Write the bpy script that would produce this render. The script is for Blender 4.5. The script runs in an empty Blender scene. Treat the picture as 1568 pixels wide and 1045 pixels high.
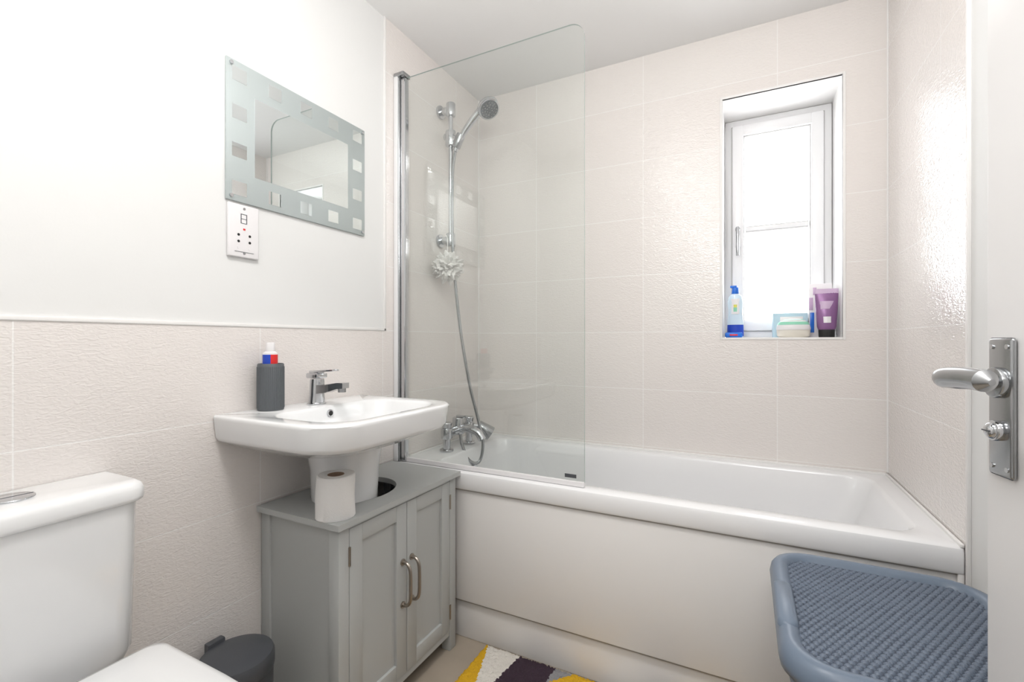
import bpy, bmesh, math, random
from mathutils import Vector, Matrix, noise as mnoise
random.seed(4)
scene = bpy.context.scene

# ------------------------------------------------------------------ materials
def P(name, col, rough=0.5, metal=0.0, coat=0.0, bump=0.0, bscale=80.0, var=0.0, trans=0.0, ior=1.45, sss=0.0):
    m = bpy.data.materials.new(name); m.use_nodes = True
    nt = m.node_tree; b = nt.nodes['Principled BSDF']
    b.inputs['Base Color'].default_value = (*col, 1)
    b.inputs['Roughness'].default_value = rough
    b.inputs['Metallic'].default_value = metal
    b.inputs['Coat Weight'].default_value = coat
    b.inputs['Coat Roughness'].default_value = 0.05
    b.inputs['Transmission Weight'].default_value = trans
    b.inputs['IOR'].default_value = ior
    tc = nt.nodes.new('ShaderNodeTexCoord')
    n = nt.nodes.new('ShaderNodeTexNoise'); n.inputs['Scale'].default_value = bscale
    n.inputs['Detail'].default_value = 3
    nt.links.new(tc.outputs['Object'], n.inputs['Vector'])
    if var > 0:
        mx = nt.nodes.new('ShaderNodeMixRGB'); mx.blend_type = 'MIX'
        mx.inputs[1].default_value = (*[c*(1-var) for c in col], 1)
        mx.inputs[2].default_value = (*[min(1, c*(1+var)) for c in col], 1)
        nt.links.new(n.outputs['Fac'], mx.inputs[0]); nt.links.new(mx.outputs[0], b.inputs['Base Color'])
    if bump > 0:
        bp = nt.nodes.new('ShaderNodeBump'); bp.inputs['Strength'].default_value = bump
        bp.inputs['Distance'].default_value = 0.002
        nt.links.new(n.outputs['Fac'], bp.inputs['Height']); nt.links.new(bp.outputs[0], b.inputs['Normal'])
    return m

def tile_mat(name, axis, off, w, h=0.2515, zoff=0.134, col=(0.825, 0.785, 0.757)):
    m = bpy.data.materials.new(name); m.use_nodes = True
    nt = m.node_tree; L = nt.links; N = nt.nodes; b = N['Principled BSDF']
    tc = N.new('ShaderNodeTexCoord'); sp = N.new('ShaderNodeSeparateXYZ'); L.new(tc.outputs['Object'], sp.inputs[0])
    a1 = N.new('ShaderNodeMath'); a1.operation = 'ADD'; a1.inputs[1].default_value = -off + 10*w
    L.new(sp.outputs[axis], a1.inputs[0])
    a2 = N.new('ShaderNodeMath'); a2.operation = 'ADD'; a2.inputs[1].default_value = -zoff + 2*h
    L.new(sp.outputs[2], a2.inputs[0])
    cb = N.new('ShaderNodeCombineXYZ'); L.new(a1.outputs[0], cb.inputs[0]); L.new(a2.outputs[0], cb.inputs[1])
    br = N.new('ShaderNodeTexBrick'); br.offset = 0.0; br.squash = 1.0
    br.inputs['Scale'].default_value = 1.0
    br.inputs['Mortar Size'].default_value = 0.0017; br.inputs['Mortar Smooth'].default_value = 0.3
    br.inputs['Brick Width'].default_value = w; br.inputs['Row Height'].default_value = h
    br.inputs['Color1'].default_value = (*col, 1); br.inputs['Color2'].default_value = (col[0]*0.985, col[1]*0.975, col[2]*0.975, 1)
    br.inputs['Mortar'].default_value = (0.90, 0.88, 0.86, 1)
    L.new(cb.outputs[0], br.inputs['Vector']); L.new(br.outputs['Color'], b.inputs['Base Color'])
    n = N.new('ShaderNodeTexNoise'); n.inputs['Scale'].default_value = 110; n.inputs['Detail'].default_value = 1.0
    n.inputs['Distortion'].default_value = 1.2
    mp = N.new('ShaderNodeMapping'); mp.inputs['Scale'].default_value = (0.6, 0.6, 1.5)
    L.new(tc.outputs['Object'], mp.inputs[0]); L.new(mp.outputs[0], n.inputs['Vector'])
    b1 = N.new('ShaderNodeBump'); b1.inputs['Strength'].default_value = 0.42; b1.inputs['Distance'].default_value = 0.0032
    L.new(n.outputs['Fac'], b1.inputs['Height'])
    inv = N.new('ShaderNodeMath'); inv.operation = 'SUBTRACT'; inv.inputs[0].default_value = 1.0
    L.new(br.outputs['Fac'], inv.inputs[1])
    b2 = N.new('ShaderNodeBump'); b2.inputs['Strength'].default_value = 0.35; b2.inputs['Distance'].default_value = 0.0015
    L.new(inv.outputs[0], b2.inputs['Height']); L.new(b1.outputs[0], b2.inputs['Normal'])
    L.new(b2.outputs[0], b.inputs['Normal'])
    b.inputs['Roughness'].default_value = 0.08
    b.inputs['IOR'].default_value = 1.55
    return m

def glass_mat(name, tint=(0.965, 0.978, 0.970), f0=0.065):
    # thin glass: symmetric Schlick reflectance from the facing angle
    m = bpy.data.materials.new(name); m.use_nodes = True
    nt = m.node_tree; nt.nodes.clear(); N = nt.nodes
    o = N.new('ShaderNodeOutputMaterial'); mx = N.new('ShaderNodeMixShader')
    t = N.new('ShaderNodeBsdfTransparent'); t.inputs[0].default_value = (*tint, 1)
    g = N.new('ShaderNodeBsdfGlossy'); g.inputs['Roughness'].default_value = 0.0
    lw = N.new('ShaderNodeLayerWeight'); lw.inputs['Blend'].default_value = 0.5
    p = N.new('ShaderNodeMath'); p.operation = 'POWER'; p.inputs[1].default_value = 5
    a = N.new('ShaderNodeMath'); a.operation = 'MULTIPLY_ADD'; a.inputs[1].default_value = 1-f0; a.inputs[2].default_value = f0
    nt.links.new(lw.outputs['Facing'], p.inputs[0]); nt.links.new(p.outputs[0], a.inputs[0])
    nt.links.new(a.outputs[0], mx.inputs[0]); nt.links.new(t.outputs[0], mx.inputs[1]); nt.links.new(g.outputs[0], mx.inputs[2])
    nt.links.new(mx.outputs[0], o.inputs[0])
    return m

M = {}
M['paint'] = P('wall_paint', (0.80, 0.80, 0.793), 0.75, bump=0.05, bscale=200)
M['ceil'] = P('ceiling_paint', (0.87, 0.868, 0.863), 0.8, bump=0.05, bscale=200)
M['tileB'] = tile_mat('tile_back', 0, -0.4035, 0.513)
M['tileL'] = tile_mat('tile_left', 1, 0.3586, 0.503)
M['tileR'] = tile_mat('tile_right', 1, 1.58, 0.503)
M['grout'] = P('sealant_white', (0.88, 0.865, 0.85), 0.5)
M['ceramic'] = P('ceramic', (0.86, 0.865, 0.87), 0.12, coat=0.5)
M['acrylic'] = P('bath_acrylic', (0.86, 0.86, 0.87), 0.15, coat=0.3)
M['panel'] = P('bath_panel_acrylic', (0.84, 0.822, 0.808), 0.3)
M['chrome'] = P('chrome', (0.62, 0.63, 0.65), 0.1, 1.0)
M['chromeD'] = P('brushed_chrome', (0.42, 0.43, 0.44), 0.2, 1.0)
M['nickel'] = P('brushed_nickel', (0.38, 0.34, 0.30), 0.35, 1.0)
M['black'] = P('black_void', (0.015, 0.015, 0.015), 0.6)
M['greycab'] = P('cabinet_grey_paint', (0.50, 0.515, 0.51), 0.42, bump=0.03, bscale=120)
M['pvc'] = P('window_pvc', (0.84, 0.84, 0.85), 0.3)
M['reveal'] = P('reveal_paint', (0.89, 0.88, 0.87), 0.6)
M['glass'] = glass_mat('screen_glass')
M['glassE'] = P('glass_edge', (0.42, 0.50, 0.48), 0.2)
M['wglass'] = glass_mat('window_glass', (0.98, 0.98, 0.98), 0.02)
M['gasket'] = P('window_gasket', (0.50, 0.49, 0.48), 0.6)
M['mirror'] = P('mirror_silver', (0.80, 0.84, 0.84), 0.015, 1.0)
M['frost'] = P('mirror_frosted', (0.50, 0.55, 0.55), 0.42, 0.45)
M['plast'] = P('white_plastic', (0.84, 0.82, 0.83), 0.3)
M['paper'] = P('toilet_paper', (0.90, 0.89, 0.88), 0.95, bump=0.4, bscale=300)
M['card'] = P('cardboard', (0.36, 0.25, 0.18), 0.9)
M['dgrey'] = P('dark_grey_plastic', (0.075, 0.08, 0.09), 0.4)
M['gap'] = P('painted_gap_shade', (0.45, 0.42, 0.40), 0.6)  # shade in the bath panel gaps, put in as a darker colour
M['cupg'] = P('grey_resin', (0.11, 0.12, 0.13), 0.5, bump=0.1, bscale=300)
M['door'] = P('door_gloss_white', (0.80, 0.79, 0.79), 0.35)
M['floor'] = P('floor_vinyl', (0.42, 0.36, 0.29), 0.45, var=0.12, bscale=12)
M['red'] = P('toothpaste_red', (0.75, 0.03, 0.03), 0.3)
M['blue'] = P('label_blue', (0.02, 0.07, 0.50), 0.3)
M['lblue'] = P('pale_blue_card', (0.50, 0.68, 0.78), 0.5)
M['dblue'] = P('cap_blue', (0.02, 0.16, 0.65), 0.3)
M['clear'] = P('clear_blue_gel', (0.66, 0.80, 0.90), 0.1, coat=0.5)
M['green'] = P('label_green', (0.30, 0.68, 0.50), 0.4)
M['yel'] = P('label_yellow', (0.75, 0.72, 0.15), 0.4)
M['purple'] = P('tube_purple', (0.27, 0.13, 0.29), 0.28, 0.2)
M['lilac'] = P('label_lilac', (0.62, 0.46, 0.64), 0.4)
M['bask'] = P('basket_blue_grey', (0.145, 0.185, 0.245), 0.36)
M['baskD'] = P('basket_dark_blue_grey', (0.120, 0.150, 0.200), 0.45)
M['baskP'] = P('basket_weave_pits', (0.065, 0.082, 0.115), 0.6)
M['ry'] = P('rug_yellow', (0.72, 0.42, 0.02), 0.95, bump=1.0, bscale=350, var=0.2)
M['rw'] = P('rug_cream', (0.78, 0.74, 0.68), 0.95, bump=1.0, bscale=350, var=0.1)
M['rd'] = P('rug_aubergine', (0.05, 0.03, 0.045), 0.95, bump=1.0, bscale=350, var=0.2)
M['rg'] = P('rug_grey', (0.30, 0.30, 0.31), 0.95, bump=1.0, bscale=350, var=0.15)
M['puff'] = P('puff_net', (0.84, 0.82, 0.80), 0.9, bump=0.6, bscale=200)
M['cream'] = P('cream_jar', (0.78, 0.74, 0.66), 0.35)

# ------------------------------------------------------------------ mesh tools
class B:
    def __init__(s, name, *mats):
        s.name = name; s.bm = bmesh.new(); s.mats = list(mats)
    def mi(s, k):
        if k not in s.mats: s.mats.append(k)
        return s.mats.index(k)
    def _merge(s, t, k, smooth=True, mat=None):
        i = s.mi(k)
        if mat is not None: bmesh.ops.transform(t, matrix=mat, verts=t.verts)
        for f in t.faces: f.material_index = i; f.smooth = smooth
        me = bpy.data.meshes.new('t'); t.to_mesh(me); t.free()
        s.bm.from_mesh(me); bpy.data.meshes.remove(me)
    def box(s, x0, x1, y0, y1, z0, z1, k, bev=0.0, seg=2, mat=None):
        t = bmesh.new(); bmesh.ops.create_cube(t, size=1)
        for v in t.verts:
            v.co = Vector(((x0+x1)/2+v.co.x*(x1-x0), (y0+y1)/2+v.co.y*(y1-y0), (z0+z1)/2+v.co.z*(z1-z0)))
        if bev > 0: bmesh.ops.bevel(t, geom=t.edges[:], offset=bev, segments=seg, affect='EDGES', profile=0.5)
        s._merge(t, k, bev > 0, mat)
    def cyl(s, p0, p1, r0, k, r1=None, seg=32, cap=True, bev=0.0):
        p0 = Vector(p0); p1 = Vector(p1); r1 = r0 if r1 is None else r1
        d = p1-p0; q = d.to_track_quat('Z', 'Y').to_matrix().to_4x4(); L = d.length
        rings = []
        prof = [(r0, 0), (r1, L)]
        if bev > 0: prof = [(r0-bev, 0), (r0-bev*.3, bev*.3), (r0, bev), (r1, L-bev), (r1-bev*.3, L-bev*.3), (r1-bev, L)]
        for r, z in prof:
            rings.append([Matrix.Translation(p0) @ q @ Vector((r*math.cos(a*2*math.pi/seg), r*math.sin(a*2*math.pi/seg), z)) for a in range(seg)])
        s.loft(rings, k, cap, cap)
    def loft(s, rings, k, c0=True, c1=True, smooth=True, mat=None):
        t = bmesh.new(); vr = [[t.verts.new(Vector(p)) for p in r] for r in rings]
        n = len(vr[0])
        for a, b in zip(vr, vr[1:]):
            for i in range(n):
                t.faces.new((a[i], a[(i+1) % n], b[(i+1) % n], b[i]))
        if c0: t.faces.new(list(reversed(vr[0])))
        if c1: t.faces.new(vr[-1])
        bmesh.ops.recalc_face_normals(t, faces=t.faces)
        s._merge(t, k, smooth, mat)
    def tube(s, pts, r, k, seg=12, rs=None, cap=True):
        pts = [Vector(p) for p in pts]; rings = []; up = None
        for i, p in enumerate(pts):
            d = (pts[min(i+1, len(pts)-1)]-pts[max(i-1, 0)]).normalized()
            if up is None:
                up = Vector((0, 0, 1)) if abs(d.z) < 0.9 else Vector((1, 0, 0))
            a = d.cross(up).normalized(); up = a.cross(d).normalized()
            rr = r if rs is None else rs[i]
            rings.append([p + rr*(math.cos(2*math.pi*j/seg)*a+math.sin(2*math.pi*j/seg)*up) for j in range(seg)])
        s.loft(rings, k, cap, cap)
    def sphere(s, c, r, k, sc=(1, 1, 1), seg=24):
        t = bmesh.new(); bmesh.ops.create_uvsphere(t, u_segments=seg, v_segments=seg//2, radius=r)
        s._merge(t, k, True, Matrix.Translation(Vector(c)) @ Matrix.Diagonal((*sc, 1)))
    def done(s, sharp=35, parent=None):
        me = bpy.data.meshes.new(s.name); s.bm.to_mesh(me); s.bm.free()
        for k in s.mats: me.materials.append(M[k])
        try: me.set_sharp_from_angle(angle=math.radians(sharp))
        except Exception: pass
        o = bpy.data.objects.new(s.name, me); scene.collection.objects.link(o)
        if parent: o.parent = parent
        return o

def rr(x0, x1, y0, y1, r, z, n=6):
    """rounded-rect ring, r = scalar or 4 radii (x1y1, x0y1, x0y0, x1y0)"""
    if not isinstance(r, (list, tuple)): r = [r]*4
    out = []
    cs = [(x1, y1, 0, -1, -1), (x0, y1, 90, 1, -1), (x0, y0, 180, 1, 1), (x1, y0, 270, -1, 1)]
    for (cx, cy, a0, sx, sy), q in zip(cs, r):
        for i in range(n+1):
            a = math.radians(a0+90*i/n)
            out.append(Vector((cx+sx*q+q*math.cos(a), cy+sy*q+q*math.sin(a), z)))
    return out

def spline(pts, n=10):
    pts = [Vector(p) for p in pts]; out = []
    P_ = [pts[0]*2-pts[1]]+pts+[pts[-1]*2-pts[-2]]
    for i in range(1, len(P_)-2):
        a, b, c, d = P_[i-1:i+3]
        for j in range(n):
            t = j/n
            out.append(0.5*((2*b)+(c-a)*t+(2*a-5*b+4*c-d)*t*t+(3*b-a-3*c+d)*t**3))
    out.append(pts[-1]); return out

# ------------------------------------------------------------------ room shell
XL, XR, YB, ZC = -1.246, 0.453, 2.08, 2.355
BY = 1.42           # bath front
LED = 1.14          # half-tile ledge
b = B('floor'); b.box(-1.5, 1.2, -1.5, 2.4, -0.06, 0, 'floor'); b.done()
b = B('ceiling'); b.box(-1.5, 1.2, -1.5, 2.4, ZC, ZC+0.06, 'ceil'); b.done()
b = B('wall_left')
b.box(XL-0.15, XL-0.004, -0.12, YB+0.3, 0, ZC, 'paint')
b.box(XL-0.004, XL, 0.0, BY-0.04, 0, LED, 'tileL')
b.box(XL-0.004, XL, BY-0.04, YB, 0, ZC, 'tileL')
b.done()
b = B('wall_right')
b.box(XR+0.005, XR+0.15, -0.12, YB+0.3, 0, ZC, 'paint')
b.box(XR, XR+0.005, BY, YB, 0, ZC, 'tileR')
b.done()
WX0, WX1, WZ0, WZ1 = -0.086, 0.32, 1.114, 2.088
b = B('wall_back', 'tileB', 'reveal')
T = YB+0.30
b.box(XL-0.15, WX0, YB, T, 0, ZC, 'tileB'); b.box(WX1, XR+0.15, YB, T, 0, ZC, 'tileB')
b.box(WX0, WX1, YB, T, 0, WZ0, 'tileB'); b.box(WX0, WX1, YB, T, WZ1, ZC, 'tileB')
for f in b.bm.faces:
    f.normal_update()
    if f.normal.y > -0.5: f.material_index = 1
b.done()
b = B('wall_front')
b.box(XL-0.15, -0.34, -0.12, 0.0, 0, ZC, 'paint'); b.box(-0.34, 0.45, -0.12, 0.0, 2.04, ZC, 'paint')
b.done()
b = B('wall_hall')
b.box(-1.5, 1.2, -1.5, -1.4, 0, ZC, 'paint'); b.box(-1.5, -1.396, -1.4, -0.12, 0, ZC, 'paint'); b.box(1.1, 1.2, -1.4, -0.12, 0, ZC, 'paint')
b.box(0.603, 1.2, -0.12, 0.0, 0, ZC, 'paint')
b.done()
# trims
b = B('trim_1'); b.box(XL-0.004, XL+0.003, 0.0, BY-0.04, LED, LED+0.009, 'grout', 0.001); b.done()
b = B('trim_2'); b.box(XL-0.004, XL+0.003, BY-0.049, BY-0.04, LED, ZC, 'grout', 0.001); b.done()
b = B('trim_3'); b.box(XR-0.003, XR+0.005, BY-0.01, BY, 0.0, ZC, 'grout', 0.001); b.done()
b = B('trim_4')   # tile trim round window opening
w = 0.009
b.box(WX0-w, WX0, YB-0.003, YB+0.01, WZ0-w, WZ1+w, 'grout', 0.001); b.box(WX1, WX1+w, YB-0.003, YB+0.01, WZ0-w, WZ1+w, 'grout', 0.001)
b.box(WX0, WX1, YB-0.003, YB+0.01, WZ1, WZ1+w, 'grout', 0.001); b.box(WX0, WX1, YB-0.003, YB+0.01, WZ0-w, WZ0, 'grout', 0.001)
b.done()
b = B('trim_5')   # corner sealant lines
b.box(XL, XL+0.004, YB-0.004, YB, 0.63, ZC, 'grout'); b.box(XR-0.004, XR, YB-0.004, YB, 0.63, ZC, 'grout')
b.done()

# ------------------------------------------------------------------ window
b = B('window_1')
fy0, fy1 = YB+0.225, YB+0.285
def frame(x0, x1, z0, z1, w, y0, y1, k, bev=0.004):
    b.box(x0, x0+w, y0, y1, z0, z1, k, bev); b.box(x1-w, x1, y0, y1, z0, z1, k, bev)
    b.box(x0+w*.9, x1-w*.9, y0, y1, z0, z0+w, k, bev); b.box(x0+w*.9, x1-w*.9, y0, y1, z1-w, z1, k, bev)
frame(WX0+0.002, WX1-0.002, WZ0+0.001, WZ1-0.001, 0.036, fy0, fy1, 'pvc')
frame(WX0+0.028, WX1-0.028, WZ0+0.028, WZ1-0.028, 0.008, fy0-0.003, fy0+0.010, 'gasket', 0.001)
frame(WX0+0.031, WX1-0.031, WZ0+0.031, WZ1-0.031, 0.046, fy0-0.018, fy1-0.01, 'pvc', 0.007)
frame(WX0+0.075, WX1-0.075, WZ0+0.075, WZ1-0.075, 0.005, fy0-0.006, fy0+0.02, 'gasket', 0.001)
b.box(0.0, 0.235, fy0-0.004, fy0+0.03, 1.586, 1.606, 'pvc', 0.003)
b.box(0.0, 0.235, fy0-0.001, fy0+0.028, 1.583, 1.609, 'gasket', 0.001)
b.box(-0.02, 0.26, fy0+0.012, fy0+0.020, 1.17, 2.03, 'wglass')
# casement handle
hx = -0.032
b.box(hx-0.011, hx+0.011, fy0-0.028, fy0-0.014, 1.515, 1.60, 'pvc', 0.004)
b.cyl((hx, fy0-0.02, 1.592), (hx, fy0-0.05, 1.592), 0.010, 'chromeD', bev=0.002)
b.tube(spline([(hx, fy0-0.046, 1.60), (hx, fy0-0.052, 1.56), (hx, fy0-0.05, 1.50), (hx, fy0-0.048, 1.475)], 5), 0.007, 'chromeD')
b.done()

# ------------------------------------------------------------------ bathtub
b = B('bathtub')
x0, x1 = XL+0.002, XR-0.002; y0, y1 = BY, YB-0.002; zt = 0.622
R = [
 rr(x0, x1, y0+0.02, y1, 0.004, 0.560),
 rr(x0, x1, y0+0.003, y1, 0.004, 0.560),
 rr(x0, x1, y0, y1, 0.005, 0.566),
 rr(x0, x1, y0, y1, 0.006, zt-0.012),
 rr(x0, x1, y0+0.003, y1, 0.008, zt-0.004),
 rr(x0+0.001, x1-0.001, y0+0.011, y1-0.001, 0.010, zt),
 rr(-1.10, 0.395, y0+0.060, y1-0.052, 0.07, zt),
 rr(-1.095, 0.390, y0+0.066, y1-0.058, 0.07, zt-0.003),
 rr(-1.090, 0.382, y0+0.071, y1-0.062, 0.07, zt-0.012),
 rr(-1.075, 0.36, y0+0.078, y1-0.068, 0.075, zt-0.08),
 rr(-1.05, 0.27, y0+0.090, y1-0.080, 0.09, 0.35),
 rr(-1.02, 0.19, y0+0.105, y1-0.10, 0.10, 0.24),
 rr(-0.98, 0.13, y0+0.13, y1-0.13, 0.10, 0.205),
 rr(-0.90, 0.05, y0+0.18, y1-0.18, 0.08, 0.20)]
b.loft(R, 'acrylic', False, True)
b.box(x0, x1-0.004, BY+0.010, BY+0.016, 0.554, 0.562, 'gap')  # strip coloured as the shade line under the lip
b.box(x0, x1-0.004, BY+0.014, BY+0.024, 0.148, 0.566, 'panel', 0.003)
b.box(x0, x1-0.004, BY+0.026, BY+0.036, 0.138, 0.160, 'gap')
b.box(x0, x1, BY+0.034, BY+0.049, 0.0, 0.140, 'panel', 0.004)
b.box(x1-0.012, x1, BY+0.004, BY+0.02, 0.0, 0.566, 'panel', 0.002)
# silicone
b.box(x0, x1, YB-0.010, YB-0.001, zt-0.002, zt+0.007, 'grout', 0.002)
b.box(x0, x0+0.008, BY+0.05, YB-0.002, zt-0.002, zt+0.007, 'grout', 0.002)
b.box(x1-0.008, x1, BY+0.005, YB-0.002, zt-0.002, zt+0.007, 'grout', 0.002)
# overflow + waste
b.cyl((-1.082, 1.75, 0.52), (-1.066, 1.75, 0.52), 0.034, 'chrome', bev=0.003)
b.cyl((-0.86, 1.75, 0.200), (-0.86, 1.75, 0.206), 0.035, 'chrome', bev=0.002)
b.done()

# bath mixer tap
b = B('bath_mixer_tap')
mx = -1.155; zr = zt+0.0005
for y in (1.66, 1.84):
    b.cyl((mx, y, zr), (mx, y, zr+0.010), 0.030, 'chrome', bev=0.002)
    b.cyl((mx, y, zr+0.008), (mx, y, zr+0.065), 0.016, 'chrome')
    b.cyl((mx, y, zr+0.055), (mx, y, zr+0.10), 0.025, 'chrome', bev=0.004)
    b.cyl((mx, y, zr+0.098), (mx, y, zr+0.125), 0.019, 'chrome', r1=0.024, bev=0.003)
b.cyl((mx, 1.66, zr+0.078), (mx, 1.84, zr+0.078), 0.021, 'chrome')
b.cyl((mx, 1.75, zr+0.06), (mx, 1.75, zr+0.135), 0.026, 'chrome', bev=0.004)
b.tube(spline([(mx, 1.75, zr+0.08), (mx+0.05, 1.75, zr+0.088), (mx+0.10, 1.75, zr+0.075), (mx+0.125, 1.75, zr+0.045)], 6), 0.018, 'chrome', 16)
b.box(mx-0.008, mx+0.05, 1.742, 1.758, zr+0.135, zr+0.145, 'chrome', 0.003)
b.cyl((mx+0.03, 1.87, zr+0.082), (mx+0.085, 1.90, zr+0.040), 0.026, 'chromeD', r1=0.034, bev=0.004)
b.cyl((mx, 1.84, zr+0.08), (mx+0.04, 1.875, zr+0.075), 0.016, 'chrome')
b.done()

# ------------------------------------------------------------------ shower screen
b = B('shower_screen', 'glass', 'glassE')
gy0, gy1 = 1.447, 1.453; gx0, gx1, gz0, gz1 = XL+0.036, -0.468, zt+0.016, 2.143
r = 0.05; out = [(gx0, gz0), (gx1, gz0)]
for i in range(9):
    a = math.radians(90*i/8); out.append((gx1-r+r*math.cos(a), gz1-r+r*math.sin(a)))
out.append((gx0, gz1))
vf = [b.bm.verts.new((x, gy0, z)) for x, z in out]; vb = [b.bm.verts.new((x, gy1, z)) for x, z in out]
f = b.bm.faces.new(vf); f.material_index = 0
f = b.bm.faces.new(list(reversed(vb))); f.material_index = 0
for i in range(len(out)):
    j = (i+1) % len(out); f = b.bm.faces.new((vf[i], vb[i], vb[j], vf[j])); f.material_index = 1
bmesh.ops.recalc_face_normals(b.bm, faces=b.bm.faces)
b.box(XL+0.001, XL+0.020, 1.424, 1.464, zt+0.003, gz1+0.004, 'pvc', 0.003)
b.box(XL+0.022, XL+0.048, 1.438, 1.462, zt+0.003, gz1, 'chrome', 0.005)
b.cyl((XL+0.020, 1.434, zt+0.003), (XL+0.020, 1.434, gz1+0.002), 0.005, 'chromeD')
b.box(XL+0.001, XL+0.052, 1.422, 1.467, gz1, gz1+0.016, 'chromeD', 0.004)
b.box(XL+0.048, gx1, 1.444, 1.456, zt+0.001, zt+0.018, 'plast', 0.002)
b.box(-0.535, -0.495, 1.4462, 1.4471, 0.650, 0.662, 'dgrey')
b.done(20)

# ------------------------------------------------------------------ shower set
b = B('shower_rail_set')
sx, sy = -1.185, 1.735
b.cyl((sx, sy, 1.53), (sx, sy, 2.165), 0.0105, 'chrome')
for z in (2.140, 1.555):
    b.cyl((XL+0.001, sy, z), (XL+0.012, sy, z), 0.030, 'chrome', bev=0.003)
    b.cyl((XL+0.008, sy, z), (sx+0.014, sy, z), 0.017, 'chrome', bev=0.003)
    b.cyl((sx, sy, z-0.030), (sx, sy, z+0.030), 0.021, 'chrome', bev=0.005)
b.cyl((sx, sy, 1.975), (sx, sy, 2.045), 0.024, 'chrome', bev=0.005)
b.cyl((sx-0.03, sy, 2.025), (sx+0.045, sy, 1.995), 0.016, 'chrome', bev=0.003)
b.cyl((sx+0.026, sy, 1.965), (sx+0.056, sy+0.001, 2.02), 0.020, 'chromeD', bev=0.003)
hp = spline([(sx+0.024, sy, 1.950), (sx+0.060, sy, 2.01), (sx+0.105, sy, 2.060), (sx+0.15, sy, 2.098), (sx+0.175, sy, 2.112)], 6)
b.tube(hp, 0.012, 'chrome', 14, rs=[0.011+0.009*(i/len(hp)) for i in range(len(hp))])
c = Vector((sx+0.195, sy, 2.104)); d = Vector((0.55, -0.30, -0.78)).normalized()
b.cyl(c-d*0.028, c-d*0.004, 0.024, 'chrome', r1=0.049)
b.cyl(c-d*0.004, c+d*0.010, 0.049, 'chrome', r1=0.048, bev=0.002)
b.cyl(c+d*0.009, c+d*0.0125, 0.040, 'cupg')
for rr_, n in ((0.012, 6), (0.022, 10), (0.032, 15)):
    q = d.to_track_quat('Z', 'Y')
    for i in range(n):
        p = c+d*0.0125+q @ Vector((rr_*math.cos(6.283*i/n), rr_*math.sin(6.283*i/n), 0)); b.cyl(p, p+d*0.002, 0.0028, 'chromeD', seg=6)
hose = spline([(sx+0.024, sy, 1.950), (sx+0.018, sy-0.012, 1.85), (sx+0.020, sy-0.018, 1.60), (sx+0.028, sy-0.012, 1.40), (sx+0.045, sy+0.01, 1.15), (sx+0.075, sy+0.04, 0.90), (-1.085, 1.80, 0.76),
               (-1.050, 1.79, 0.645), (-1.055, 1.765, 0.565), (-1.085, 1.73, 0.575), (-1.110, 1.715, 0.640), (-1.120, 1.713, 0.69)], 10)
b.tube(hose, 0.0072, 'chromeD', 10)
b.done()

# bath puff hung on the rail bracket
b = B('bath_puff')
t = bmesh.new(); bmesh.ops.create_icosphere(t, subdivisions=5, radius=1)
for v in t.verts:
    n = v.co.normalized()
    k = 1+0.28*math.sin(9*n.x+4*math.sin(5*n.z))*math.sin(10*n.y+3*n.z)+0.22*mnoise.noise(n*5)+0.12*math.sin(24*n.z+8*mnoise.noise(n*3))
    v.co = n*0.056*k
b._merge(t, 'puff', True, Matrix.Translation((-1.165, sy-0.05, 1.425)))
b.tube(spline([(-1.165, sy-0.05, 1.46), (-1.175, sy-0.04, 1.52), (-1.185, sy-0.028, 1.56), (-1.20, sy-0.019, 1.575)], 6), 0.002, 'puff', 8)
b.done(80)

# ------------------------------------------------------------------ mirror
b = B('bathroom_mirror')
my0, my1, mz0, mz1 = 0.762, 1.266, 1.483, 1.867
mxf = XL+0.004
b.box(XL-0.003, mxf, my0, my1, mz0, mz1, 'frost', 0.001)
b.box(mxf-0.001, mxf+0.0006, my0+0.080, my1-0.080, mz0+0.080, mz1-0.080, 'mirror')
ys = [my0+0.036+i*(my1-my0-0.072)/4 for i in range(5)]; zs = [mz0+0.036+i*(mz1-mz0-0.072)/3 for i in range(4)]
for i, y in enumerate(ys):
    for j, z in enumerate(zs):
        if i in (0, 4) or j in (0, 3):
            b.box(mxf-0.001, mxf+0.0006, y-0.021, y+0.021, z-0.019, z+0.019, 'mirror')
for y in (my0+0.012, my1-0.012):
    for z in (mz0+0.012, mz1-0.012): b.cyl((mxf, y, z), (mxf+0.005, y, z), 0.005, 'chrome', seg=16)
b.done()

# shaver socket
b = B('shaver_socket')
py0, py1, pz0, pz1 = 0.766, 0.853, 1.331, 1.476; px = XL+0.007
b.box(XL-0.003, px, py0, py1, pz0, pz1, 'plast', 0.003, 3)
pc = (py0+py1)/2
for z in (pz0+0.011, pz1-0.011): b.cyl((px-0.001, pc, z), (px+0.0012, pc, z), 0.0035, 'chromeD', seg=16)
for y, z in ((pc-0.016, 1.392), (pc-0.016, 1.374), (pc+0.016, 1.392), (pc+0.016, 1.374), (pc+0.016, 1.356), (pc-0.016, 1.356)):
    b.cyl((px-0.001, y, z), (px+0.0008, y, z), 0.0036, 'black' if z > 1.36 else 'plast', seg=12)
b.box(px-0.001, px+0.001, pc-0.027, pc+0.027, 1.345, 1.346, 'cupg')
b.box(px-0.001, px+0.0008, pc-0.003, pc+0.003, 1.406, 1.411, 'red')
for a in ((-0.010, -0.008, 1.425, 1.450), (0.006, 0.008, 1.425, 1.450)): b.box(px-0.001, px+0.0006, pc+a[0], pc+a[1], a[2], a[3], 'dgrey')
for z in (1.424, 1.436, 1.449): b.box(px-0.001, px+0.0006, pc-0.010, pc+0.008, z, z+0.0015, 'dgrey')
b.done()

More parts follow.
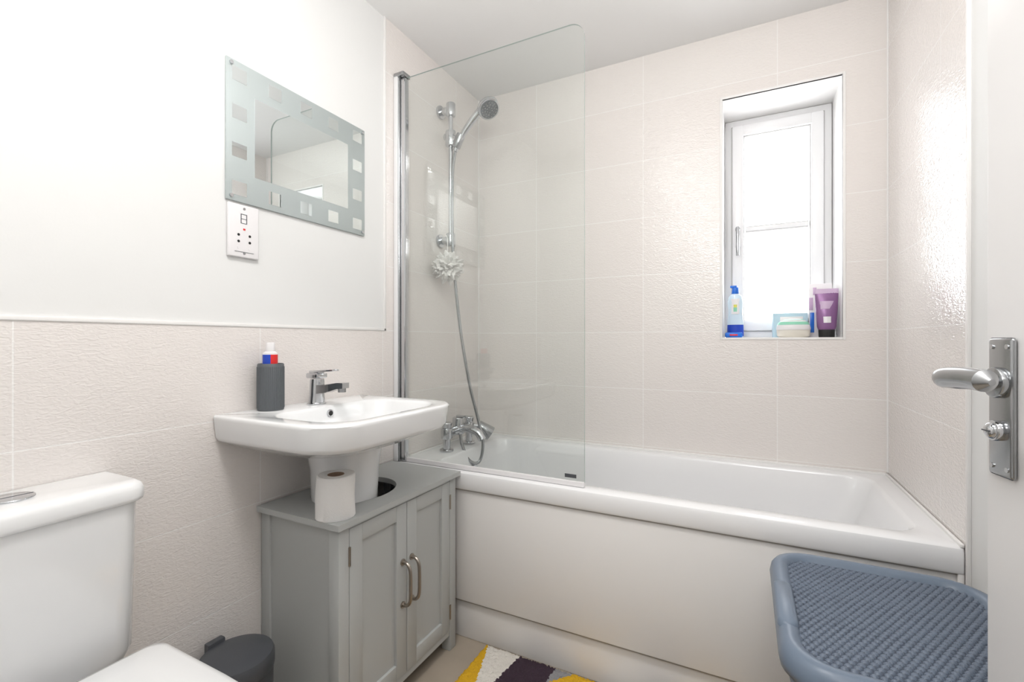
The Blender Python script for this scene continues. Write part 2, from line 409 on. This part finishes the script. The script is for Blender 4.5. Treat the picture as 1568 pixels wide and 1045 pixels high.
# ------------------------------------------------------------------ washbasin
b = B('washbasin')
bx0, bx1, by0, by1, bz = XL+0.001, -0.812, 0.726, 1.258, 0.906
def br_(i, z, rf=0.11): return rr(bx0, bx1-i, by0+i, by1-i, [rf, 0.006, 0.006, rf], z, 10)
R = [rr(bx0+0.02, bx1-0.16, by0+0.15, by1-0.15, [0.08, 0.02, 0.02, 0.08], 0.792, 10),
     rr(bx0+0.005, bx1-0.10, by0+0.09, by1-0.09, [0.12, 0.02, 0.02, 0.12], 0.800, 10),
     rr(bx0, bx1-0.055, by0+0.045, by1-0.045, [0.12, 0.01, 0.01, 0.12], 0.820, 10),
     br_(0.022, 0.832), br_(0.012, 0.838), br_(0.007, 0.848), br_(0.002, bz-0.012), br_(0.001, bz-0.006), br_(0.004, bz-0.001), br_(0.009, bz, 0.104)]
ix0, ix1, iy0, iy1 = XL+0.125, bx1-0.032, by0+0.05, by1-0.05
def ib(i, z, r=0.09): return rr(ix0+i*0.6, ix1-i, iy0+i, iy1-i, [r, r*.8, r*.8, r], z, 10)
R += [ib(0, bz), ib(0.005, bz-0.002), ib(0.010, bz-0.009), ib(0.016, bz-0.035), ib(0.035, bz-0.065), ib(0.075, bz-0.085), ib(0.12, bz-0.092, 0.06)]
b.loft(R, 'ceramic', True, True)
# pedestal shroud
def el(cx, cy, rx, ry, z, n=40): return [Vector((cx+rx*math.cos(6.28318*i/n), cy+ry*math.sin(6.28318*i/n), z)) for i in range(n)]
b.loft([el(-1.095, 1.035, 0.115, 0.118, 0.80), el(-1.095, 1.035, 0.108, 0.110, 0.775), el(-1.095, 1.035, 0.100, 0.100, 0.72), el(-1.095, 1.035, 0.095, 0.096, 0.612)], 'ceramic')
# overflow
b.cyl((ix0+0.006, 0.992, 0.884), (ix0+0.013, 0.992, 0.884), 0.011, 'chrome', bev=0.001, seg=24)
b.cyl((ix0+0.012, 0.992, 0.884), (ix0+0.0136, 0.992, 0.884), 0.0075, 'black', seg=20)
b.cyl((-0.99, 0.99, bz-0.092), (-0.99, 0.99, bz-0.088), 0.028, 'chrome', bev=0.001)
b.done(50)

b = B('basin_mixer_tap')
tx, ty = -1.178, 1.0
b.cyl((tx, ty, bz), (tx, ty, bz+0.006), 0.028, 'chrome', bev=0.002)
b.loft([el(tx, ty, 0.022, 0.026, bz+0.004, 24), el(tx+0.001, ty, 0.020, 0.023, bz+0.03, 24), el(tx+0.002, ty, 0.020, 0.022, bz+0.07, 24), el(tx+0.002, ty, 0.019, 0.021, bz+0.078, 24)], 'chrome')
b.loft([[Vector((x, ty+s*hw, z0 if lo else z1)) for s, lo in ((-1, 1), (1, 1), (1, 0), (-1, 0))] for x, z0, z1, hw in
        ((tx, bz+0.032, bz+0.06, 0.016), (tx+0.05, bz+0.038, bz+0.062, 0.015), (tx+0.10, bz+0.052, bz+0.070, 0.014), (tx+0.122, bz+0.054, bz+0.070, 0.013))], 'chrome')
b.cyl((tx+0.107, ty, bz+0.042), (tx+0.107, ty, bz+0.056), 0.0115, 'chromeD')
b.box(tx-0.024, tx+0.024, ty-0.021, ty+0.021, bz+0.080, bz+0.096, 'chrome', 0.004)
b.box(tx+0.0, tx+0.082, ty-0.013, ty+0.013, bz+0.098, bz+0.104, 'chrome', 0.002, mat=Matrix.Translation((tx, ty, bz+0.1)) @ Matrix.Rotation(math.radians(-4), 4, 'Y') @ Matrix.Translation((-tx, -ty, -bz-0.1)))
b.box(tx-0.020, tx+0.02, ty-0.013, ty+0.013, bz+0.092, bz+0.103, 'chrome', 0.003)
b.done()

# toothbrush cup + toothpaste
cx, cy = -1.195, 0.858
b = B('toothbrush_cup')
ru = 0.034
b.loft([el(cx, cy, ru-0.002, ru-0.002, bz), el(cx, cy, ru, ru, bz+0.002), el(cx, cy, ru, ru, bz+0.128), el(cx, cy, ru-0.002, ru-0.002, bz+0.131),
        el(cx, cy, ru-0.004, ru-0.004, bz+0.130), el(cx, cy, ru-0.004, ru-0.004, bz+0.01)], 'cupg', True, True)
for i in range(40):
    a = 6.28318*i/40
    b.cyl((cx+ru*math.cos(a), cy+ru*math.sin(a), bz+0.006), (cx+ru*math.cos(a), cy+ru*math.sin(a), bz+0.122), 0.0012, 'cupg', seg=6)
b.done()
b = B('toothpaste_tube')
def flat(cx, cy, w, t, z, a=0.6, n=24):
    return [Vector((cx+w*math.cos(q)*math.cos(a)-t*math.sin(q)*math.sin(a), cy+w*math.cos(q)*math.sin(a)+t*math.sin(q)*math.cos(a), z)) for q in [6.28318*i/n for i in range(n)]]
tz = bz+0.014
kx, ky = cx+0.002, cy-0.003
b.loft([flat(kx, ky, 0.022, 0.002, tz, 1.0), flat(kx, ky, 0.021, 0.010, tz+0.06, 1.0), flat(kx, ky, 0.019, 0.016, tz+0.12, 1.0)], 'plast')
def half(z, sgn, w=0.0195, t_=0.0165, a=1.0):   # two-colour sleeve: half outline of the tube
    qs = [math.radians((0 if sgn > 0 else 180)+(-90+180*i/12)) for i in range(13)]
    return [Vector((kx+w*math.cos(q)*math.cos(a)-t_*math.sin(q)*math.sin(a), ky+w*math.cos(q)*math.sin(a)+t_*math.sin(q)*math.cos(a), z)) for q in qs]
for s_, m_ in ((1, 'red'), (-1, 'blue')):
    b.loft([half(tz+0.095, s_), half(tz+0.142, s_)], m_)
b.loft([flat(kx, ky, 0.019, 0.016, tz+0.142, 1.0), flat(kx, ky, 0.0175, 0.0160, tz+0.147, 1.0), flat(kx, ky, 0.012, 0.012, tz+0.151, 1.0)], 'plast')
b.cyl((kx, ky, tz+0.149), (kx, ky, tz+0.176), 0.0125, 'plast', r1=0.0110, bev=0.002)
b.done()

# ------------------------------------------------------------------ under sink cabinet
b = B('under_sink_cabinet')
c0, c1, d0, d1 = XL+0.004, -0.935, 0.862, 1.400   # X back, X front, Y left, Y right
ztop = 0.630
outer = [(c0, d0-0.014), (c1+0.014, d0-0.014), (c1+0.014, d1+0.010), (c0, d1+0.010)]
hc = (-1.105, 1.085); hr = 0.138
def ray(px, py):
    dx, dy = px-hc[0], py-hc[1]; s = 9
    if dx > 1e-6: s = min(s, (c1+0.014-hc[0])/dx)
    if dx < -1e-6: s = min(s, (c0-hc[0])/dx)
    if dy > 1e-6: s = min(s, (d1+0.010-hc[1])/dy)
    if dy < -1e-6: s = min(s, (d0-0.014-hc[1])/dy)
    return (hc[0]+dx*s, hc[1]+dy*s)
angs = sorted([6.28318*i/48 for i in range(48)]+[math.atan2((q[1]-hc[1])/hr, (q[0]-hc[0])/0.118) % 6.28318 for q in outer])
hole = [(hc[0]+0.118*math.cos(a), hc[1]+hr*math.sin(a)) for a in angs]; rim = [ray(*h) for h in hole]
b.loft([[Vector((x, y, ztop)) for x, y in hole], [Vector((x, y, ztop)) for x, y in rim], [Vector((x, y, ztop-0.016)) for x, y in rim],
        [Vector((x, y, ztop-0.016)) for x, y in hole], [Vector((x, y, ztop)) for x, y in hole]], 'greycab', False, False, smooth=False)
zb = 0.055; zt2 = ztop-0.016
pw = 0.036
for (xa, ya) in ((c0, d0), (c1-pw, d0), (c0, d1-pw), (c1-pw, d1-pw)):
    b.box(xa, xa+pw, ya, ya+pw, 0.0, zt2, 'greycab', 0.002)
b.box(c0+0.03, c1-0.03, d0+0.006, d0+0.016, zb, zt2, 'greycab'); b.box(c0+0.03, c1-0.03, d1-0.016, d1-0.006, zb, zt2, 'greycab')
b.box(c0+0.03, c1-0.03, d0+0.002, d0+0.020, zb, zb+0.045, 'greycab', 0.002)
b.box(c0+0.002, c0+0.008, d0+0.02, d1-0.02, zb, 0.45, 'greycab'); b.box(c0, c1-0.004, d0+0.01, d1-0.01, zb, zb+0.015, 'greycab')
b.box(c1-0.020, c1-0.003, d0+0.03, d1-0.03, zt2-0.012, zt2, 'greycab'); b.box(c1-0.020, c1-0.003, d0+0.03, d1-0.03, zb, zb+0.022, 'greycab')
# doors
ym = (d0+d1)/2; e = 0.0014
for (ya, yb) in ((d0+pw+e, ym-e), (ym+e, d1-pw-e)):
    za, zz = zb+0.022, zt2-0.012; s = 0.046
    b.box(c1-0.013, c1-0.009, ya+0.02, yb-0.02, za+0.02, zz-0.02, 'greycab')
    b.box(c1-0.017, c1, ya, ya+s, za, zz, 'greycab', 0.0015); b.box(c1-0.017, c1, yb-s, yb, za, zz, 'greycab', 0.0015)
    b.box(c1-0.017, c1-0.0003, ya+s, yb-s, zz-s, zz, 'greycab', 0.0015); b.box(c1-0.017, c1-0.0003, ya+s, yb-s, za, za+s, 'greycab', 0.0015)
for s in (-1, 1):
    y = ym+s*0.021
    b.tube(spline([(c1-0.002, y, 0.425), (c1+0.018, y, 0.423), (c1+0.030, y, 0.405), (c1+0.032, y, 0.36), (c1+0.030, y, 0.315), (c1+0.018, y, 0.297), (c1-0.002, y, 0.295)], 6), 0.0055, 'nickel', 10)
    for z in (0.425, 0.295): b.cyl((c1, y, z), (c1+0.004, y, z), 0.010, 'nickel', seg=16)
for y in (d0+pw, d1-pw):
    for z in (0.53, 0.14): b.cyl((c1+0.001, y, z-0.025), (c1+0.001, y, z+0.025), 0.0035, 'nickel', seg=10)
b.done()

# toilet roll
b = B('toilet_roll')
tx_, ty_ = -0.982, 0.896; r1_, r0_ = 0.049, 0.020
def wob(r, z, k=0):
    o_ = []
    for i in range(64):
        a = 6.28318*i/64
        q = r
        if k: q += 0.0015*math.sin(3*a+(z-ztop)*40)+0.003*max(0, math.cos(a+2.2))**6*(1-(z-ztop)/0.12)
        o_.append(Vector((tx_+q*math.cos(a), ty_+q*math.sin(a), z)))
    return o_
b.loft([wob(r0_+0.001, ztop), wob(r1_-0.002, ztop, 1), wob(r1_, ztop+0.003, 1), wob(r1_, ztop+0.055, 1), wob(r1_, ztop+0.110, 1), wob(r1_-0.003, ztop+0.113, 1), wob(r0_+0.001, ztop+0.112)], 'paper', False, False)
b.loft([wob(r0_+0.0015, ztop), wob(r0_+0.0015, ztop+0.1125), wob(r0_, ztop+0.1125), wob(r0_, ztop)], 'card', False, False)
b.done()

# ------------------------------------------------------------------ toilet
b = B('toilet')
q0, q1, tyc = XL+0.002, -1.098, 0.33
R = [rr(q0, q1-0.02, tyc-0.150, tyc+0.165, [0.05, 0.005, 0.005, 0.05], 0.445, 8), rr(q0, q1-0.005, tyc-0.163, tyc+0.172, [0.045, 0.005, 0.005, 0.045], 0.48, 8),
     rr(q0, q1, tyc-0.168, tyc+0.176, [0.04, 0.005, 0.005, 0.04], 0.778, 8)]
b.loft(R, 'ceramic')
def lid(i, z): return rr(q0, q1+0.010-i, tyc-0.178+i, tyc+0.184-i, [0.035, 0.005, 0.005, 0.035], z, 8)
b.loft([lid(0.006, 0.776), lid(0.001, 0.780), lid(0, 0.786), lid(0, 0.802), lid(0.004, 0.811), lid(0.012, 0.816)], 'ceramic')
b.cyl((-1.178, tyc+0.005, 0.815), (-1.178, tyc+0.005, 0.820), 0.033, 'chrome', bev=0.002)
b.box(-1.178-0.0006, -1.178+0.0006, tyc-0.026, tyc+0.036, 0.8195, 0.8205, 'dgrey')
def D(i, z, xb=-1.065, xf=-0.60, hw=0.190, n=28):
    pts = []; xs = xb+0.22
    xb2 = xb+i; xf2 = xf-i; w = hw-i
    for a in range(7):
        q = math.radians(180+90*a/6); pts.append(Vector((xb2+0.03+0.03*math.cos(q), tyc-w+0.03+0.03*math.sin(q), z)))
    for a in range(n+1):
        q = math.radians(-90+180*a/n); cq, sq = math.cos(q), math.sin(q)
        pts.append(Vector((xs+(xf2-xs)*abs(cq)**0.85, tyc+w*(1 if sq > 0 else -1)*abs(sq)**0.9, z)))
    for a in range(7):
        q = math.radians(90+90*a/6); pts.append(Vector((xb2+0.03+0.03*math.cos(q), tyc+w-0.03+0.03*math.sin(q), z)))
    return pts
b.loft([D(0.006, 0.478), D(0, 0.482), D(0, 0.489), D(0.004, 0.494), D(0.014, 0.497), D(0.06, 0.499)], 'ceramic')
b.loft([D(0.012, 0.458), D(0.004, 0.460), D(0.004, 0.474), D(0.010, 0.477)], 'ceramic')
b.loft([D(0.10, 0.0, xf=-0.68), D(0.085, 0.05, xf=-0.68), D(0.085, 0.2, xf=-0.68), D(0.05, 0.34, xf=-0.64), D(0.018, 0.42), D(0.010, 0.445), D(0.012, 0.457)], 'ceramic')
b.box(q0, -1.03, tyc-0.11, tyc+0.11, 0.0, 0.446, 'ceramic', 0.02, 4)
for s in (-0.08, 0.08): b.cyl((-1.068, tyc+s-0.02, 0.476), (-1.068, tyc+s+0.02, 0.476), 0.008, 'ceramic')
b.done(50)

# ------------------------------------------------------------------ pedal bin
b = B('pedal_bin')
ex, ey = -1.125, 0.715
b.loft([el(ex, ey, 0.078, 0.078, 0.0), el(ex, ey, 0.080, 0.080, 0.004), el(ex, ey, 0.080, 0.080, 0.02), el(ex, ey, 0.078, 0.078, 0.022), el(ex, ey, 0.082, 0.082, 0.275), el(ex, ey, 0.082, 0.082, 0.282)], 'dgrey')
b.loft([el(ex, ey, 0.084, 0.084, 0.284), el(ex, ey, 0.085, 0.085, 0.288), el(ex, ey, 0.085, 0.085, 0.315), el(ex, ey, 0.081, 0.081, 0.324), el(ex, ey, 0.06, 0.06, 0.330), el(ex, ey, 0.03, 0.03, 0.333)], 'dgrey')
b.box(ex-0.098, ex-0.078, ey-0.022, ey+0.022, 0.27, 0.334, 'dgrey', 0.004)
b.box(ex+0.07, ex+0.115, ey-0.02, ey+0.02, 0.012, 0.02, 'dgrey', 0.003)
b.done()

# ------------------------------------------------------------------ laundry basket
b = B('laundry_basket')
lx0, lx1, ly0, ly1, lz = 0.055, 0.436, 0.835, 1.290, 0.60
def lr(i, z, r=0.075): return rr(lx0+i, lx1-i, ly0+i, ly1-i, r, z, 8)
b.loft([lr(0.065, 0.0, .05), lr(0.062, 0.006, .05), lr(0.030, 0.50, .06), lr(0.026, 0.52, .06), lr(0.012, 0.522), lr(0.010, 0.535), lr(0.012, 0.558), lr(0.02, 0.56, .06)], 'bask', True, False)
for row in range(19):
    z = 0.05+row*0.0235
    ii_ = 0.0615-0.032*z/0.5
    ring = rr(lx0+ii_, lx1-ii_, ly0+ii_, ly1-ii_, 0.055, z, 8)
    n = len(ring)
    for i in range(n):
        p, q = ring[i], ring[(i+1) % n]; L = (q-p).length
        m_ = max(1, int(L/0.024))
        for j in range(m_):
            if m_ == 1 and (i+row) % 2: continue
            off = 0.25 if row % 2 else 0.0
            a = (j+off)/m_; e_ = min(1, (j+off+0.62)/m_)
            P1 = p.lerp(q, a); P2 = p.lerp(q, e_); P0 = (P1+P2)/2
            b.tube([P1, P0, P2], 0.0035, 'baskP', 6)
b.loft([lr(0.004, 0.556), lr(-0.004, 0.560), lr(-0.006, 0.572), lr(-0.003, 0.588), lr(0.003, 0.598), lr(0.010, 0.601), lr(0.018, 0.600, .06), lr(0.026, 0.596, .055), lr(0.030, 0.588, .05), lr(0.10, 0.586, .03)], 'bask', True, True)
def pad(xc, yc, hx, hy):
    b.loft([rr(xc-hx, xc+hx, yc-hy, yc+hy, min(hx, hy)*0.95, 0.592, 8), rr(xc-hx*.95, xc+hx*.95, yc-hy*.97, yc+hy*.97, min(hx, hy)*0.9, 0.600, 8), rr(xc-hx*.7, xc+hx*.7, yc-hy*.9, yc+hy*.9, min(hx, hy)*0.6, 0.6035, 8)], 'bask')
pad(lx0+0.012, 1.03, 0.017, 0.085); pad(lx1-0.012, 1.03, 0.017, 0.085)
# woven lid panel
t = bmesh.new(); gx, gy = 230, 300
X0, X1, Y0, Y1 = lx0+0.028, lx1-0.028, ly0+0.028, ly1-0.028
vs = []
cw, ch = 0.0125, 0.0105
def knot(x, y):
    rj = math.floor(y/ch); ox = (rj % 2)*0.5
    fx = ((x/cw+ox) % 1)-0.5; fy = ((y/ch) % 1)-0.5
    d_ = (fx*1.12)**2+(fy*1.12)**2
    return max(0, 1-d_/0.25)**0.5
for i in range(gx+1):
    row = []
    for j in range(gy+1):
        x = X0+(X1-X0)*i/gx; y = Y0+(Y1-Y0)*j/gy
        row.append(t.verts.new((x, y, 0.5885+0.0038*knot(x, y))))
    vs.append(row)
def inside(x, y, r=0.045):
    cx_ = min(max(x, X0+r), X1-r); cy_ = min(max(y, Y0+r), Y1-r)
    return (x-cx_)**2+(y-cy_)**2 <= r*r+1e-9
iD = b.mi('baskD'); iP = b.mi('baskP')
for i in range(gx):
    for j in range(gy):
        q = vs[i][j].co
        if inside(q.x, q.y): t.faces.new((vs[i][j], vs[i+1][j], vs[i+1][j+1], vs[i][j+1]))
bmesh.ops.delete(t, geom=[v for v in t.verts if not v.link_faces], context='VERTS')
n0 = len(b.bm.faces)
b._merge(t, 'baskD', True)
b.bm.faces.ensure_lookup_table()
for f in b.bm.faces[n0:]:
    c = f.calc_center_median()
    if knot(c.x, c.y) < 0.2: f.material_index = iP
b.done(60)

# ------------------------------------------------------------------ rug
b = B('shaggy_rug', 'ry', 'rw', 'rd', 'rg')
rx0, rx1, ry0, ry1 = -0.826, -0.02, 0.92, 1.43
nx, ny = 180, 112; vs = []
for i in range(nx+1):
    row = []
    for j in range(ny+1):
        x = rx0+(rx1-rx0)*i/nx; y = ry0+(ry1-ry0)*j/ny
        edge = min(i, j, nx-i, ny-j)
        h = 0.004 if edge == 0 else (0.018 if edge == 1 else 0.024)
        jx = random.uniform(-1, 1)*0.0022; jy = random.uniform(-1, 1)*0.0022
        row.append(b.bm.verts.new((x+jx, y+jy, h+(random.uniform(-1, 1)*0.0035 if edge else 0))))
    vs.append(row)
def rug_col(x, y):
    dpt = ry1-y                      # distance from the bath edge
    per = 0.40; row = int(dpt//0.34)
    dd = dpt-row*0.34
    u = x-rx0+row*0.17
    cell = u % per
    # repeating zig-zag motif: yellow, cream, aubergine, grey
    e1 = 0.012+0.30*dd; e2 = 0.140-0.16*dd if dd < 0.2 else 0.108+0.25*(dd-0.2)
    e3 = 0.268-0.05*dd; e4 = 0.335-0.85*dd
    if cell < min(e1, e2): return 0
    if cell < e2: return 1
    if cell < e3: return 2
    if cell < e4: return 3
    if dd > 0.17 and cell > e3+0.55*(dd-0.17): return 1 if row % 2 else 3
    return 0
for i in range(nx):
    for j in range(ny):
        f = b.bm.faces.new((vs[i][j], vs[i+1][j], vs[i+1][j+1], vs[i][j+1])); f.smooth = True
        c = f.calc_center_median()
        f.material_index = rug_col(c.x, c.y)
b.box(rx0+0.004, rx1-0.004, ry0+0.004, ry1-0.004, 0.0, 0.006, 'rg')
b.done(180)

# ------------------------------------------------------------------ door
hinge = Vector((0.412, 0.050, 0)); tip = Vector((0.277, 0.808, 0))
u_ = (hinge-tip).normalized()
nrm = Vector((-abs(u_.y), -u_.x, 0)).normalized()
if nrm.x > 0: nrm = -nrm
DM = Matrix(((u_.x, nrm.x, 0, tip.x), (u_.y, nrm.y, 0, tip.y), (0, 0, 1, 0), (0, 0, 0, 1)))
b = B('door_1')
W = (hinge-tip).length
b.box(0, W, -0.038, 0, 0.008, 2.0, 'door', 0.002)
b.box(0.012, 0.054, 0, 0.006, 0.934, 1.104, 'chromeD', 0.004, 3)
for z in (0.945, 1.093):
    for x in (0.020, 0.046): b.cyl((x, 0.005, z), (x, 0.0072, z), 0.003, 'chrome', seg=12)
hz = 1.049
b.cyl((0.033, 0.005, hz), (0.033, 0.014, hz), 0.019, 'chromeD', bev=0.003)
pth = spline([(0.033, 0.010, hz), (0.033, 0.042, hz+0.001), (0.034, 0.058, hz+0.004), (0.046, 0.066, hz+0.006), (0.070, 0.066, hz+0.008), (0.100, 0.064, hz+0.008), (0.122, 0.063, hz+0.006)], 6)
nn = len(pth); b.tube(pth, 0.009, 'chromeD', 16, rs=[0.0085+0.004*min(1, i/(nn*0.4)) if i < nn-3 else 0.0125-0.003*(i-(nn-4)) for i in range(nn)])
b.cyl((0.033, 0.005, 0.990), (0.033, 0.014, 0.990), 0.0125, 'chrome', bev=0.002)
b.sphere((0.033, 0.014, 0.990), 0.010, 'chrome', (1, 0.6, 1))
b.box(0.0265, 0.0395, 0.0190, 0.0203, 0.9893, 0.9907, 'dgrey')
b.box(0.014, 0.056, -0.044, -0.038, 0.934, 1.104, 'chromeD', 0.003)
b.tube(spline([(0.035, -0.040, hz), (0.035, -0.08, hz), (0.05, -0.095, hz), (0.12, -0.093, hz)], 6), 0.010, 'chromeD', 12)
bmesh.ops.transform(b.bm, matrix=DM, verts=b.bm.verts)
bmesh.ops.recalc_face_normals(b.bm, faces=b.bm.faces)
b.done()
b = B('trim_6')   # door lining
b.box(-0.36, -0.34, -0.13, 0.012, 0, 2.06, 'door', 0.002); b.box(-0.34, 0.45, -0.13, 0.012, 2.02, 2.06, 'door', 0.002)
b.done()

# ------------------------------------------------------------------ toiletries on sill
sz = WZ0
b = B('shampoo_bottle')
cx, cy = -0.040, 2.19
b.loft([flat(cx, cy, 0.030, 0.016, sz, 0), flat(cx, cy, 0.032, 0.018, sz+0.005, 0), flat(cx, cy, 0.031, 0.018, sz+0.07, 0), flat(cx, cy, 0.027, 0.016, sz+0.105, 0), flat(cx, cy, 0.030, 0.017, sz+0.15, 0), flat(cx, cy, 0.026, 0.015, sz+0.175, 0), flat(cx, cy, 0.012, 0.011, sz+0.188, 0)], 'clear')
b.loft([flat(cx, cy, 0.0325, 0.0185, sz+0.006, 0), flat(cx, cy, 0.0315, 0.0185, sz+0.055, 0)], 'blue')
b.loft([flat(cx, cy-0.003, 0.020, 0.0158, sz+0.10, 0), flat(cx, cy-0.003, 0.021, 0.0160, sz+0.165, 0)], 'plast')
b.loft([flat(cx, cy-0.004, 0.014, 0.0158, sz+0.110, 0), flat(cx, cy-0.004, 0.014, 0.0160, sz+0.128, 0)], 'green')
b.loft([flat(cx, cy-0.004, 0.014, 0.0158, sz+0.128, 0), flat(cx, cy-0.004, 0.014, 0.0160, sz+0.140, 0)], 'yel')
b.cyl((cx, cy, sz+0.186), (cx, cy, sz+0.214), 0.0145, 'dblue', r1=0.0125, bev=0.003)
b.box(cx-0.020, cx+0.006, cy-0.010, cy+0.010, sz+0.212, sz+0.222, 'dblue', 0.003)
b.done()
b = B('soap_packet'); b.box(-0.078, -0.012, 2.125, 2.160, sz, sz+0.022, 'dblue', 0.006, 3); b.box(-0.060, -0.030, 2.1245, 2.13, sz+0.008, sz+0.014, 'red', 0.0005); b.done()
b = B('tissue_box')
b.box(0.100, 0.222, 2.19, 2.26, sz, sz+0.10, 'lblue', 0.003); b.box(0.125, 0.205, 2.1885, 2.192, sz+0.02, sz+0.085, 'plast', 0.001); b.done()
b = B('cream_jar')
RM = Matrix.Translation((0.168, 2.145, sz+0.0)) 
b.loft([el(0, 0, 0.048, 0.034, 0.0), el(0, 0, 0.056, 0.038, 0.006), el(0, 0, 0.058, 0.040, 0.026), el(0, 0, 0.057, 0.039, 0.030)], 'cream', mat=RM)
b.loft([el(0, 0, 0.059, 0.041, 0.030), el(0, 0, 0.059, 0.0415, 0.036), el(0, 0, 0.056, 0.040, 0.050), el(0, 0, 0.048, 0.034, 0.062), el(0, 0, 0.034, 0.024, 0.070), el(0, 0, 0.014, 0.010, 0.0735)], 'plast', mat=RM)
b.loft([el(0, 0, 0.0565, 0.0405, 0.050), el(0, 0, 0.0490, 0.0350, 0.062)], 'green', mat=RM)
b.loft([el(0, 0, 0.0385, 0.0275, 0.0685), el(0, 0, 0.030, 0.0215, 0.0722)], 'green', mat=RM)
b.done()
b = B('skincare_carton')
b.box(0.226, 0.304, 2.20, 2.235, sz, sz+0.215, 'plast', 0.002); b.box(0.240, 0.252, 2.1985, 2.202, sz+0.17, sz+0.20, 'lilac', 0.0005); b.box(0.230, 0.244, 2.1983, 2.202, sz+0.02, sz+0.10, 'dblue', 0.0005)
b.box(0.226, 0.240, 2.1983, 2.202, sz+0.11, sz+0.16, 'lilac', 0.0005)
b.done()
b = B('hand_cream_tube')
cx, cy = 0.279, 2.15
b.cyl((cx, cy, sz), (cx, cy, sz+0.030), 0.026, 'black', r1=0.027, bev=0.002)
b.loft([flat(cx, cy, 0.028, 0.020, sz+0.030, 0), flat(cx, cy, 0.032, 0.022, sz+0.042, 0), flat(cx, cy, 0.036, 0.016, sz+0.11, 0), flat(cx, cy, 0.038, 0.005, sz+0.165, 0), flat(cx, cy, 0.038, 0.0015, sz+0.188, 0)], 'purple')
b.loft([flat(cx, cy-0.0015, 0.022, 0.0212, sz+0.056, 0), flat(cx, cy-0.0015, 0.024, 0.0185, sz+0.080, 0)], 'plast')
b.loft([flat(cx-0.004, cy-0.002, 0.024, 0.0155, sz+0.11, 0), flat(cx, cy-0.002, 0.026, 0.012, sz+0.140, 0)], 'lilac')
b.loft([flat(cx, cy, 0.0385, 0.0042, sz+0.170, 0), flat(cx, cy, 0.0385, 0.0024, sz+0.1885, 0)], 'lilac')
b.done()

# ------------------------------------------------------------------ ceiling lamp fixture & lights
def area(name, loc, rot, size, power, col=(1, 1, 1), shape='DISK', parent=None):
    l = bpy.data.lights.new(name, 'AREA'); l.shape = shape; l.size = size; l.energy = power; l.color = col
    o = bpy.data.objects.new(name, l); o.location = loc; o.rotation_euler = [math.radians(a) for a in rot]
    scene.collection.objects.link(o)
    return o
b = B('ceiling_light')
b.loft([el(-0.45, 0.35, 0.17, 0.17, ZC), el(-0.45, 0.35, 0.17, 0.17, ZC-0.03), el(-0.45, 0.35, 0.16, 0.16, ZC-0.04)], 'plast'); b.done()
area('ceiling_lamp', (-0.45, 0.35, ZC-0.045), (0, 0, 0), 0.30, 10, (1, 0.985, 0.96))
area('hall_fill', (0.0, -0.75, ZC-0.05), (25, 0, 0), 0.8, 20, (1, 0.985, 0.965))  # unseen fill light added behind the camera to lift the room
# upward fill light, added only to brighten the ceiling
area('ceiling_fill', (-0.10, 0.30, 1.75), (150, 0, 0), 0.5, 14, (1, 0.985, 0.97))

w = bpy.data.worlds.new('sky'); scene.world = w; w.use_nodes = True
bg = w.node_tree.nodes['Background']; bg.inputs[0].default_value = (0.97, 0.98, 1.0, 1); bg.inputs[1].default_value = 7.0

# ------------------------------------------------------------------ camera
cam = bpy.data.cameras.new('camera'); cam.sensor_width = 36; cam.lens = 36*709/1568; cam.clip_start = 0.01
co = bpy.data.objects.new('camera', cam); scene.collection.objects.link(co)
co.location = (0, 0, 1.10); co.rotation_euler = (math.radians(90), 0, math.radians(26.8))
scene.camera = co
scene.view_settings.view_transform = 'Standard'
scene.view_settings.look = 'None'
scene.view_settings.exposure = 0.0
